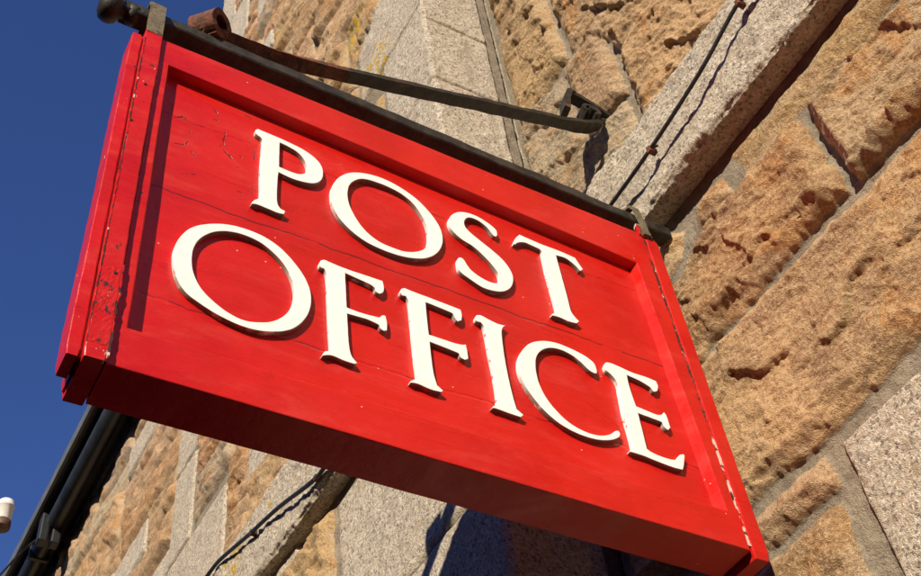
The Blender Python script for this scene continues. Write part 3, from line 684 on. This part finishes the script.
bm = bmesh.new(); ribbon_bm(bm, [p - BX for p in P3[h:]], Wd[h:], Tk[h:]); noisy(bm, 0.0022, 24, 4); bm_obj('stay', bm, IRON, brk)
def scroll(name, c, r0, r1, half, thk, a0, a1, mat, axis=(0, 1, 0), n=26):
    """bar end rolled into an eye around the given axis"""
    ax = Vector(axis).normalized(); e1 = ax.cross(Vector((0, 0, 1))).normalized(); e2 = ax.cross(e1).normalized()
    if e2.z < 0: e2 = -e2
    if e1.x < 0: e1 = -e1
    pts = []; ws = []; ts = []
    for i in range(n + 1):
        a = math.radians(a0 + (a1 - a0) * i / n); r = r0 + (r1 - r0) * i / n; d = e1 * math.cos(a) + e2 * math.sin(a)
        pts.append(Vector(c) - BX + d * r); ws.append(ax * half); ts.append(d * thk)
    bm = bmesh.new(); ribbon_bm(bm, pts, ws, ts); noisy(bm, 0.0022, 45, 7); return bm_obj(name, bm, mat, brk, False)
scroll('rolled_eye', (0.132, 0.026, 1.062), 0.029, 0.023, 0.031, 0.0075, -95, 300, RUST, axis=(-0.75, 1.0, 0.30))
scroll('stay_eye', (1.262, 0.096, 1.580), 0.026, 0.022, 0.020, 0.006, -75, 230, IRON, axis=(0.1, 1, -0.15))
bm = bmesh.new()                                   # holdfast driven into the wall, bent down at its head
ribbon_bm(bm, [Bv(1.345, 0.102, 1.615), Bv(1.30, 0.10, 1.630), Bv(1.235, 0.097, 1.640), Bv(1.205, 0.095, 1.636)], [(0, 0.016, 0)] * 4, [(0, 0, 0.009)] * 4)
ribbon_bm(bm, [Bv(1.214, 0.095, 1.645), Bv(1.200, 0.094, 1.636), Bv(1.180, 0.092, 1.585), Bv(1.168, 0.091, 1.520)], [(0.004, 0.020, 0)] * 4, [(0.009, 0, -0.002)] * 4)
noisy(bm, 0.002, 40, 2); bm_obj('wall_hook', bm, IRON, brk)
bm = bmesh.new(); tube_bm(bm, [Bv(1.29, 0.104, 1.575), Bv(1.325, 0.105, 1.60), Bv(1.35, 0.11, 1.635)], [0.012, 0.010, 0.004], 8); noisy(bm, 0.002, 50, 1)
tube_bm(bm, [Bv(1.262, 0.070, 1.580), Bv(1.262, 0.125, 1.580)], 0.012, 10)
bm_obj('wall_spike', bm, IRON, brk)

# ================================================================== the sign
sign = empty('hanging_sign', (0, 0, 0)); tag(sign, 'red wooden POST OFFICE sign box with raised white letters hanging from the iron bar', 'sign')
D = 0.089; Wd_, Hh = 1.2, 0.895
# carcass: one mesh with a recess in its front; grid-subdivided so that the edges can wander a little
xs0, xs1 = 0.0345, 1.197
ring_out = [(xs0, 0.0), (xs1, -0.001), (xs1, Hh + 0.001), (xs0, Hh)]
ring_in = [(0.0570, 0.0822), (1.1715, 0.0800), (1.1500, 0.7700), (0.0562, 0.8130)]
ring_bk = [(0.0575, 0.0835), (1.1640, 0.0815), (1.1440, 0.7680), (0.0568, 0.8120)]
from mathutils import noise as mn
def wob(x, z, s=0.0): return 0.0011 * mn.noise(Vector((x * 6, z * 6, s))) + 0.0006 * mn.noise(Vector((x * 28, z * 28, s)))
bm = bmesh.new(); NS = 40
def loop_pts(r, y, s):
    out = []
    for k in range(4):
        (x0, z0), (x1, z1) = r[k], r[(k + 1) % 4]
        for i in range(NS):
            t = i / NS; x = x0 + (x1 - x0) * t; z = z0 + (z1 - z0) * t
            out.append(bm.verts.new((x + wob(x, z, s), y + wob(x, z, s + 3) * 0.5, z + wob(x, z, s + 7))))
    return out
def inset(r, d):
    cx = sum(a for a, b in r) / 4; cz = sum(b for a, b in r) / 4
    return [(a + (d if a < cx else -d), b + (d if b < cz else -d)) for a, b in r]
e = 0.0022
loops = [loop_pts(ring_out, D, 0), loop_pts(ring_out, e, 0), loop_pts(inset(ring_out, e * 0.3), e * 0.3, 0), loop_pts(inset(ring_out, e), 0, 0),
         loop_pts(inset(ring_in, -e), 0, 1), loop_pts(inset(ring_in, -e * 0.3), e * 0.3, 1), loop_pts(ring_in, e, 1), loop_pts(ring_bk, 0.0265, 1)]
n4 = NS * 4
for a, b in zip(loops, loops[1:]):
    for k in range(n4): bm.faces.new((a[k], a[(k + 1) % n4], b[(k + 1) % n4], b[k]))
bm.faces.new(loops[0])
bm_obj('sign_frame', bm, RED, sign)
# panel of planks, slightly uneven
bm = bmesh.new(); nx, nz = 110, 74; g = []
for j in range(nz + 1):
    row = []
    for i in range(nx + 1):
        x = 0.045 + (1.185 - 0.045) * i / nx; z = 0.065 + (0.83 - 0.065) * j / nz
        row.append(bm.verts.new((x, 0.024 + 0.0008 * mn.noise(Vector((x * 3, z * 3, 4))) + 0.0003 * mn.noise(Vector((x * 9, z * 30, 8))), z)))
    g.append(row)
for j in range(nz):
    for i in range(nx): bm.faces.new((g[j][i], g[j][i + 1], g[j + 1][i + 1], g[j + 1][i]))
bm_obj('panel', bm, RED_PANEL, sign, True)

def board(name, x0, x1, y0, y1, z0, z1, mat, parent, seed, bev=0.002, amp=1.0, topx=0.0):
    """upright board as a lofted, slightly wandering bar with softened arrises"""
    bm = bmesh.new(); pr = []
    for (cx, cy, a) in ((x0, y0, 180), (x1, y0, 270), (x1, y1, 0), (x0, y1, 90)):
        for k in (0, 45, 90):
            an = math.radians(a + k); sx = 1 if cx == x0 else -1; sy = 1 if cy == y0 else -1
            pr.append((cx + sx * bev + bev * math.cos(an), cy + sy * bev + bev * math.sin(an)))
    R_ = []; n = 60
    for i in range(n + 1):
        t = i / n; z = z0 + (z1 - z0) * t; ins = bev if i in (0, n) else 0
        cx, cy = (x0 + x1) / 2, (y0 + y1) / 2; r = []
        for (px, py) in pr:
            dx = (0.0012 * mn.noise(Vector((px * 60, z * 7, seed))) + 0.0008 * mn.noise(Vector((px * 90, z * 40, seed + 3)))) * amp
            dy = (0.0010 * mn.noise(Vector((px * 60, z * 9, seed + 6)))) * amp
            sx = px - (ins if px > cx else -ins); sy = py - (ins if py > cy else -ins)
            r.append(bm.verts.new((sx + dx + topx * t, sy + dy, z + (ins * 0 if i else 0))))
        R_.append(r)
    m = len(pr)
    for a, b in zip(R_, R_[1:]):
        for k in range(m): bm.faces.new((a[k], a[(k + 1) % m], b[(k + 1) % m], b[k]))
    bm.faces.new(R_[0][::-1]); bm.faces.new(R_[-1])
    return bm_obj(name, bm, mat, parent)
board('end_board', -0.0225, -0.0025, -0.001, 0.052, -0.001, 0.880, RED_WORN, sign, 1)
tag(board('end_board', 1.2035, 1.2400, -0.0015, D, -0.014, 0.893, RED, sign, 2, 0.003), 'end board beside the wall with a flaking joint')
board('end_core', -0.004, 0.036, 0.004, D - 0.004, 0.003, 0.885, RED, sign, 3)
strap = board('hanging_strap', 0.0, 0.0336, -0.0105, D + 0.004, -0.005, 0.905, RED_WORN, sign, 4, 0.0022, 1.5)
# flaked patch and joint lines: thin uneven strips of peeling paint, with thickness
def flake_strip(name, pts, w, y, t, seed, parent=sign):
    bm = bmesh.new(); R_ = []
    n = len(pts)
    for i, (x, z) in enumerate(pts):
        ww = w * (0.35 + 1.1 * abs(mn.noise(Vector((z * 34, seed, 0)))) + 0.3 * mn.noise(Vector((z * 120, seed, 5))))
        ww = max(0.0008, ww)
        R_.append([bm.verts.new((x - ww + 0.002 * mn.noise(Vector((z * 60, 1, seed))), y, z)), bm.verts.new((x + ww + 0.002 * mn.noise(Vector((z * 70, 2, seed))), y, z)), bm.verts.new((x + ww, y + t, z)), bm.verts.new((x - ww, y + t, z))])
    for a, b in zip(R_, R_[1:]):
        for k in range(4): bm.faces.new((a[k], a[(k + 1) % 4], b[(k + 1) % 4], b[k]))
    bm.faces.new(R_[0][::-1]); bm.faces.new(R_[-1])
    return bm_obj(name, bm, FLAKE, parent)
zz = [0.01 + 0.87 * i / 260 for i in range(261)]
flake_strip('flaking_joint', [(1.2005, z) for z in zz if z > 0.27], 0.0074, 0.0004, 0.010, 11)
o = flake_strip('flaking_joint', [(1.2005, z) for z in zz if z <= 0.28], 0.0062, 0.0002, 0.010, 12); o.data.materials[0] = FLAKE_PALE
flake_strip('flaking_edge', [(0.0012, 0.02 + 0.84 * i / 260) for i in range(261)], 0.0016, -0.0112, 0.003, 21)
flake_strip('flaking_edge', [(0.0335, 0.0 + 0.20 * i / 80) for i in range(81)], 0.0030, -0.0104, 0.008, 31)
bm = bmesh.new(); R_ = []
for j in range(31):
    z = 0.022 + 0.165 * j / 30; row = []
    for i in range(11):
        x = 0.003 + 0.0285 * i / 10; row.append(bm.verts.new((x, -0.0112 - 0.0016 * abs(mn.noise(Vector((x * 120, z * 110, 3)))) + 0.0006, z)))
    R_.append(row)
for j in range(30):
    for i in range(10): bm.faces.new((R_[j][i], R_[j][i + 1], R_[j + 1][i + 1], R_[j + 1][i]))
PATCH = make_red('blistered_red_paint', chip=0.30, pale=0.60); bm_obj('blistered_patch', bm, PATCH, sign)
# iron loops over the bar
def loop_over(x0, x1, zt, mat, seed, z0=0.885):
    path = [(-0.0075, z0), (-0.0075, 0.93), (-0.004, 0.975), (-0.001, 1.010), (0.010, 1.030), (0.036, 1.038), (0.062, 1.033), (0.074, 1.012), (0.080, 0.97), (0.078, 0.93), (0.079, z0)]
    bm = bmesh.new(); xm = (x0 + x1) / 2
    pts = [(xm, y, z + (zt if z > 0.93 else 0)) for y, z in path]; wd = [((x1 - x0) / 2, 0, 0)] * len(pts); tk = []
    for i in range(len(pts)):
        a = Vector(pts[min(i + 1, len(pts) - 1)]) - Vector(pts[max(i - 1, 0)]); a.normalize(); tk.append(Vector((0, a.z, -a.y)) * 0.0035)
    ribbon_bm(bm, pts, wd, tk); noisy(bm, 0.0016, 50, seed); return bm_obj('hanging_loop', bm, mat, sign)
loop_over(0.001, 0.0325, 0.0, BARE, 5)
loop_over(1.196, 1.212, -0.017, BARE, 6)
bm = bmesh.new(); box_bm(bm, (1.185, -0.004, 0.885), (1.226, 0.010, 0.925), 0.004); noisy(bm, 0.004, 60, 9); bm_obj('loop_plate', bm, FLAKE, sign)
# screws
for (x, y, z) in ((0.0165, -0.0112, 0.70), (0.0035, -0.0112, 0.575), (0.0235, -0.0115, 0.175), (0.045, 0.001, 0.40)):
    bm = bmesh.new(); r0 = [bm.verts.new((x + 0.0032 * math.cos(k * math.pi / 6), y, z + 0.0032 * math.sin(k * math.pi / 6))) for k in range(12)]
    r1 = [bm.verts.new((x + 0.0024 * math.cos(k * math.pi / 6), y - 0.0012, z + 0.0024 * math.sin(k * math.pi / 6))) for k in range(12)]
    for k in range(12): bm.faces.new((r0[k], r0[(k + 1) % 12], r1[(k + 1) % 12], r1[k]))
    bm.faces.new(r1); bm_obj('screw', bm, IRON, sign)

# ------------------------------------------------------------------ letters (outlines in the plane of the panel, metres)
LETTERS = [
 ('P', [[(0.2405,0.7238),(0.2418,0.7325),(0.2460,0.7372),(0.2599,0.7363),(0.2918,0.7345),(0.3119,0.7321),(0.3403,0.7270),(0.3646,0.7148),(0.3787,0.6976),(0.3832,0.6762),(0.3808,0.6529),(0.3718,0.6353),(0.3598,0.6252),(0.3400,0.6186),(0.3166,0.6164),(0.2910,0.6202),(0.2895,0.5933),(0.2892,0.5375),(0.2917,0.5189),(0.2967,0.5120),(0.3060,0.5098),(0.3032,0.4986),(0.2913,0.4961),(0.2692,0.4979),(0.2509,0.4990),(0.2409,0.4956),(0.2407,0.5000),(0.2452,0.5098),(0.2522,0.5178),(0.2557,0.5243),(0.2544,0.5996),(0.2556,0.6743),(0.2555,0.7062),(0.2506,0.7128),(0.2439,0.7162)],
   [(0.2920,0.7189),(0.2919,0.6391),(0.3204,0.6376),(0.3361,0.6420),(0.3461,0.6541),(0.3489,0.6715),(0.3422,0.6947),(0.3281,0.7098),(0.3080,0.7166)]]),
 ('O', [[(0.3981,0.6178),(0.4016,0.6422),(0.4121,0.6711),(0.4279,0.6956),(0.4459,0.7130),(0.4729,0.7264),(0.5046,0.7335),(0.5361,0.7316),(0.5673,0.7210),(0.5936,0.7057),(0.6187,0.6784),(0.6363,0.6469),(0.6422,0.6148),(0.6373,0.5810),(0.6247,0.5531),(0.6071,0.5310),(0.5861,0.5152),(0.5551,0.5032),(0.5251,0.4987),(0.4958,0.4997),(0.4671,0.5056),(0.4389,0.5216),(0.4150,0.5466),(0.4014,0.5790)],
   [(0.4347,0.6419),(0.4399,0.6676),(0.4538,0.6909),(0.4720,0.7056),(0.4988,0.7105),(0.5280,0.7106),(0.5569,0.7037),(0.5785,0.6892),(0.5966,0.6611),(0.6073,0.6282),(0.6074,0.5904),(0.6013,0.5626),(0.5885,0.5427),(0.5699,0.5285),(0.5477,0.5190),(0.5221,0.5179),(0.4970,0.5210),(0.4726,0.5352),(0.4529,0.5610),(0.4394,0.5938),(0.4347,0.6163)]]),
 ('S', [[(0.7803,0.6840),(0.7814,0.7070),(0.7693,0.7159),(0.7486,0.7263),(0.7269,0.7301),(0.7000,0.7246),(0.6810,0.7111),(0.6666,0.6899),(0.6615,0.6703),(0.6655,0.6487),(0.6746,0.6359),(0.6923,0.6247),(0.7127,0.6178),(0.7281,0.6054),(0.7430,0.5901),(0.7556,0.5737),(0.7640,0.5582),(0.7641,0.5416),(0.7596,0.5285),(0.7482,0.5220),(0.7295,0.5223),(0.7097,0.5292),(0.6947,0.5410),(0.6865,0.5592),(0.6833,0.5671),(0.6773,0.5686),(0.6687,0.5587),(0.6680,0.5417),(0.6678,0.5225),(0.6751,0.5152),(0.6943,0.5055),(0.7175,0.4951),(0.7424,0.4960),(0.7643,0.5036),(0.7837,0.5208),(0.7948,0.5424),(0.7995,0.5670),(0.7945,0.5899),(0.7805,0.6116),(0.7612,0.6280),(0.7415,0.6413),(0.7217,0.6546),(0.7060,0.6672),(0.7001,0.6790),(0.7034,0.6989),(0.7138,0.7124),(0.7274,0.7161),(0.7444,0.7118),(0.7584,0.7009),(0.7673,0.6856),(0.7725,0.6764)]]),
 ('T', [[(0.8193,0.6848),(0.8280,0.7057),(0.8389,0.7224),(0.8624,0.7205),(0.8943,0.7185),(0.9317,0.7192),(0.9597,0.7180),(0.9807,0.7162),(0.9870,0.7010),(0.9951,0.6837),(0.9857,0.6732),(0.9785,0.6835),(0.9666,0.6939),(0.9514,0.7004),(0.9284,0.6973),(0.9284,0.6780),(0.9295,0.6253),(0.9305,0.5629),(0.9309,0.5217),(0.9370,0.5080),(0.9460,0.4985),(0.9372,0.4882),(0.9169,0.4857),(0.8956,0.4881),(0.8779,0.4861),(0.8779,0.4909),(0.8895,0.5015),(0.8925,0.5082),(0.8926,0.5290),(0.8911,0.5671),(0.8894,0.6176),(0.8900,0.6649),(0.8904,0.6921),(0.8858,0.6971),(0.8678,0.6988),(0.8497,0.6999),(0.8324,0.6910),(0.8213,0.6780)]]),
 ('O', [[(0.1133,0.2822),(0.1135,0.3108),(0.1207,0.3408),(0.1341,0.3687),(0.1525,0.3888),(0.1795,0.4063),(0.2075,0.4170),(0.2405,0.4201),(0.2699,0.4156),(0.2997,0.3999),(0.3253,0.3730),(0.3443,0.3433),(0.3546,0.3073),(0.3535,0.2726),(0.3439,0.2406),(0.3258,0.2110),(0.3062,0.1940),(0.2792,0.1813),(0.2525,0.1750),(0.2222,0.1764),(0.1919,0.1838),(0.1652,0.1954),(0.1382,0.2120),(0.1211,0.2417)],
   [(0.1446,0.2922),(0.1453,0.3212),(0.1531,0.3488),(0.1693,0.3734),(0.1885,0.3896),(0.2124,0.3991),(0.2411,0.4006),(0.2663,0.3938),(0.2917,0.3744),(0.3087,0.3528),(0.3213,0.3206),(0.3244,0.2904),(0.3176,0.2564),(0.3058,0.2319),(0.2864,0.2098),(0.2633,0.1970),(0.2367,0.1906),(0.2099,0.1971),(0.1827,0.2140),(0.1626,0.2343),(0.1493,0.2636)]]),
 ('F', [[(0.3709,0.3943),(0.3742,0.4068),(0.3800,0.4114),(0.4033,0.4087),(0.4307,0.4073),(0.4665,0.4081),(0.4967,0.4088),(0.4986,0.3933),(0.4969,0.3790),(0.4912,0.3710),(0.4863,0.3687),(0.4806,0.3730),(0.4791,0.3814),(0.4714,0.3859),(0.4497,0.3892),(0.4216,0.3936),(0.4217,0.3465),(0.4218,0.3041),(0.4385,0.3025),(0.4615,0.3036),(0.4828,0.3059),(0.4912,0.3158),(0.4971,0.3158),(0.4991,0.2988),(0.4978,0.2781),(0.4907,0.2740),(0.4851,0.2776),(0.4817,0.2862),(0.4608,0.2896),(0.4417,0.2887),(0.4220,0.2875),(0.4223,0.2504),(0.4232,0.2121),(0.4267,0.1877),(0.4370,0.1742),(0.4314,0.1697),(0.4116,0.1700),(0.3902,0.1728),(0.3738,0.1660),(0.3731,0.1690),(0.3779,0.1783),(0.3851,0.1822),(0.3881,0.1881),(0.3872,0.2304),(0.3862,0.2941),(0.3856,0.3558),(0.3840,0.3764),(0.3796,0.3861),(0.3731,0.3862)]]),
 ('F', [[(0.5314,0.3935),(0.5343,0.4052),(0.5412,0.4107),(0.5669,0.4089),(0.5973,0.4080),(0.6279,0.4065),(0.6589,0.4050),(0.6602,0.3896),(0.6575,0.3742),(0.6478,0.3672),(0.6431,0.3764),(0.6389,0.3858),(0.6128,0.3883),(0.5839,0.3905),(0.5828,0.3552),(0.5824,0.3049),(0.6087,0.3054),(0.6343,0.3055),(0.6518,0.3085),(0.6588,0.3126),(0.6598,0.2958),(0.6598,0.2746),(0.6514,0.2686),(0.6432,0.2721),(0.6401,0.2813),(0.6148,0.2835),(0.5827,0.2859),(0.5821,0.2481),(0.5831,0.2081),(0.5871,0.1825),(0.5983,0.1736),(0.5937,0.1680),(0.5743,0.1664),(0.5507,0.1699),(0.5348,0.1686),(0.5343,0.1723),(0.5437,0.1808),(0.5490,0.1873),(0.5477,0.2290),(0.5479,0.2965),(0.5480,0.3507),(0.5472,0.3782),(0.5416,0.3886),(0.5343,0.3869)]]),
 ('I', [[(0.6890,0.3944),(0.6926,0.4052),(0.7022,0.4094),(0.7221,0.4044),(0.7423,0.4018),(0.7576,0.4050),(0.7488,0.3931),(0.7452,0.3813),(0.7427,0.3522),(0.7409,0.3022),(0.7417,0.2498),(0.7441,0.2099),(0.7467,0.1859),(0.7594,0.1767),(0.7524,0.1683),(0.7269,0.1688),(0.7018,0.1704),(0.6932,0.1687),(0.6961,0.1746),(0.7055,0.1816),(0.7085,0.2015),(0.7094,0.2527),(0.7075,0.3101),(0.7069,0.3537),(0.7052,0.3810),(0.6998,0.3877),(0.6915,0.3864)]]),
 ('C', [[(0.9568,0.3513),(0.9500,0.3524),(0.9392,0.3562),(0.9278,0.3679),(0.9119,0.3805),(0.8903,0.3880),(0.8672,0.3878),(0.8475,0.3802),(0.8316,0.3676),(0.8187,0.3505),(0.8118,0.3317),(0.8078,0.3040),(0.8093,0.2689),(0.8205,0.2357),(0.8376,0.2126),(0.8597,0.1940),(0.8880,0.1849),(0.9141,0.1844),(0.9378,0.1917),(0.9563,0.2040),(0.9657,0.2145),(0.9752,0.2164),(0.9752,0.2057),(0.9678,0.1958),(0.9492,0.1836),(0.9204,0.1737),(0.8893,0.1711),(0.8560,0.1760),(0.8284,0.1877),(0.8028,0.2096),(0.7825,0.2387),(0.7706,0.2690),(0.7677,0.2984),(0.7737,0.3267),(0.7897,0.3572),(0.8091,0.3799),(0.8370,0.3971),(0.8707,0.4058),(0.9029,0.4043),(0.9343,0.3979),(0.9555,0.3872),(0.9584,0.3747)]]),
 ('E', [[(0.9810,0.3868),(0.9863,0.3987),(0.9946,0.4021),(1.0146,0.4014),(1.0489,0.3965),(1.0851,0.3975),(1.1094,0.3953),(1.1107,0.3814),(1.1044,0.3647),(1.0941,0.3590),(1.0878,0.3697),(1.0644,0.3778),(1.0340,0.3820),(1.0321,0.3512),(1.0346,0.2996),(1.0578,0.2972),(1.0823,0.2952),(1.0963,0.3003),(1.1041,0.3097),(1.1076,0.3044),(1.1088,0.2858),(1.1091,0.2698),(1.0998,0.2601),(1.0932,0.2668),(1.0899,0.2780),(1.0678,0.2792),(1.0346,0.2806),(1.0334,0.2431),(1.0313,0.1909),(1.0374,0.1869),(1.0603,0.1830),(1.0847,0.1835),(1.0982,0.1879),(1.1102,0.2031),(1.1217,0.2085),(1.1233,0.2039),(1.1133,0.1777),(1.1068,0.1646),(1.0835,0.1630),(1.0458,0.1657),(1.0135,0.1689),(0.9875,0.1687),(0.9860,0.1716),(0.9938,0.1782),(0.9962,0.1841),(0.9971,0.2148),(0.9969,0.2669),(1.0011,0.3226),(1.0021,0.3508),(0.9934,0.3660),(0.9821,0.3746)]]),
]

def resample(pts, smooth):
    n = len(pts); out = []
    for i in range(n):
        p0, p1, p2, p3 = [Vector(pts[(i + k) % n]) for k in (-1, 0, 1, 2)]
        def corner(a, b, c): return (b - a).angle(c - b, 0) > math.radians(38)
        t1 = (p2 - p0) * 0.5 if not corner(p0, p1, p2) else (p2 - p1)
        t2 = (p3 - p1) * 0.5 if not corner(p1, p2, p3) else (p2 - p1)
        d = (p2 - p1).length; t1 = t1.normalized() * d if t1.length else t1; t2 = t2.normalized() * d if t2.length else t2
        k = max(1, int(d / 0.004))
        for j in range(k):
            t = j / k; h00 = 2 * t ** 3 - 3 * t * t + 1; h10 = t ** 3 - 2 * t * t + t; h01 = -2 * t ** 3 + 3 * t * t; h11 = t ** 3 - t * t
            out.append(p1 * h00 + t1 * h10 + p2 * h01 + t2 * h11)
    if smooth:
        for _ in range(3): out = [(out[i - 1] + out[i] * 2 + out[(i + 1) % len(out)]) * 0.25 for i in range(len(out))]
    return out
def make_letter(ch, contours):
    cu = bpy.data.curves.new('letter', 'CURVE'); cu.dimensions = '2D'; cu.fill_mode = 'BOTH'; cu.extrude = 0.0044; cu.bevel_depth = 0.0009; cu.bevel_resolution = 1; cu.offset = -0.0014
    for c in contours:
        pts = resample(c, ch in 'OSC'); sp = cu.splines.new('POLY'); sp.points.add(len(pts) - 1); sp.use_cyclic_u = True
        for p, q in zip(sp.points, pts):
            w = Vector((mn.noise(Vector((q.x * 70, q.y * 70, 1))), mn.noise(Vector((q.x * 70, q.y * 70, 9))))) * 0.0003
            p.co = (q.x + w.x, q.y + w.y, 0, 1)
    tmp = bpy.data.objects.new('tmp', cu); COL.objects.link(tmp)
    dg = bpy.context.evaluated_depsgraph_get(); dg.update()
    me = bpy.data.meshes.new_from_object(tmp.evaluated_get(dg)); bpy.data.objects.remove(tmp); bpy.data.curves.remove(cu)
    me.name = 'letter'; me.transform(Matrix.Translation((0, 0.0190, 0)) @ Matrix.Rotation(math.radians(90), 4, 'X'))
    me.materials.clear()
    o = link('letter', me, WHITE, sign); o['label'] = 'white letter ' + ch
    return o
for ch, cs in LETTERS: make_letter(ch, cs)
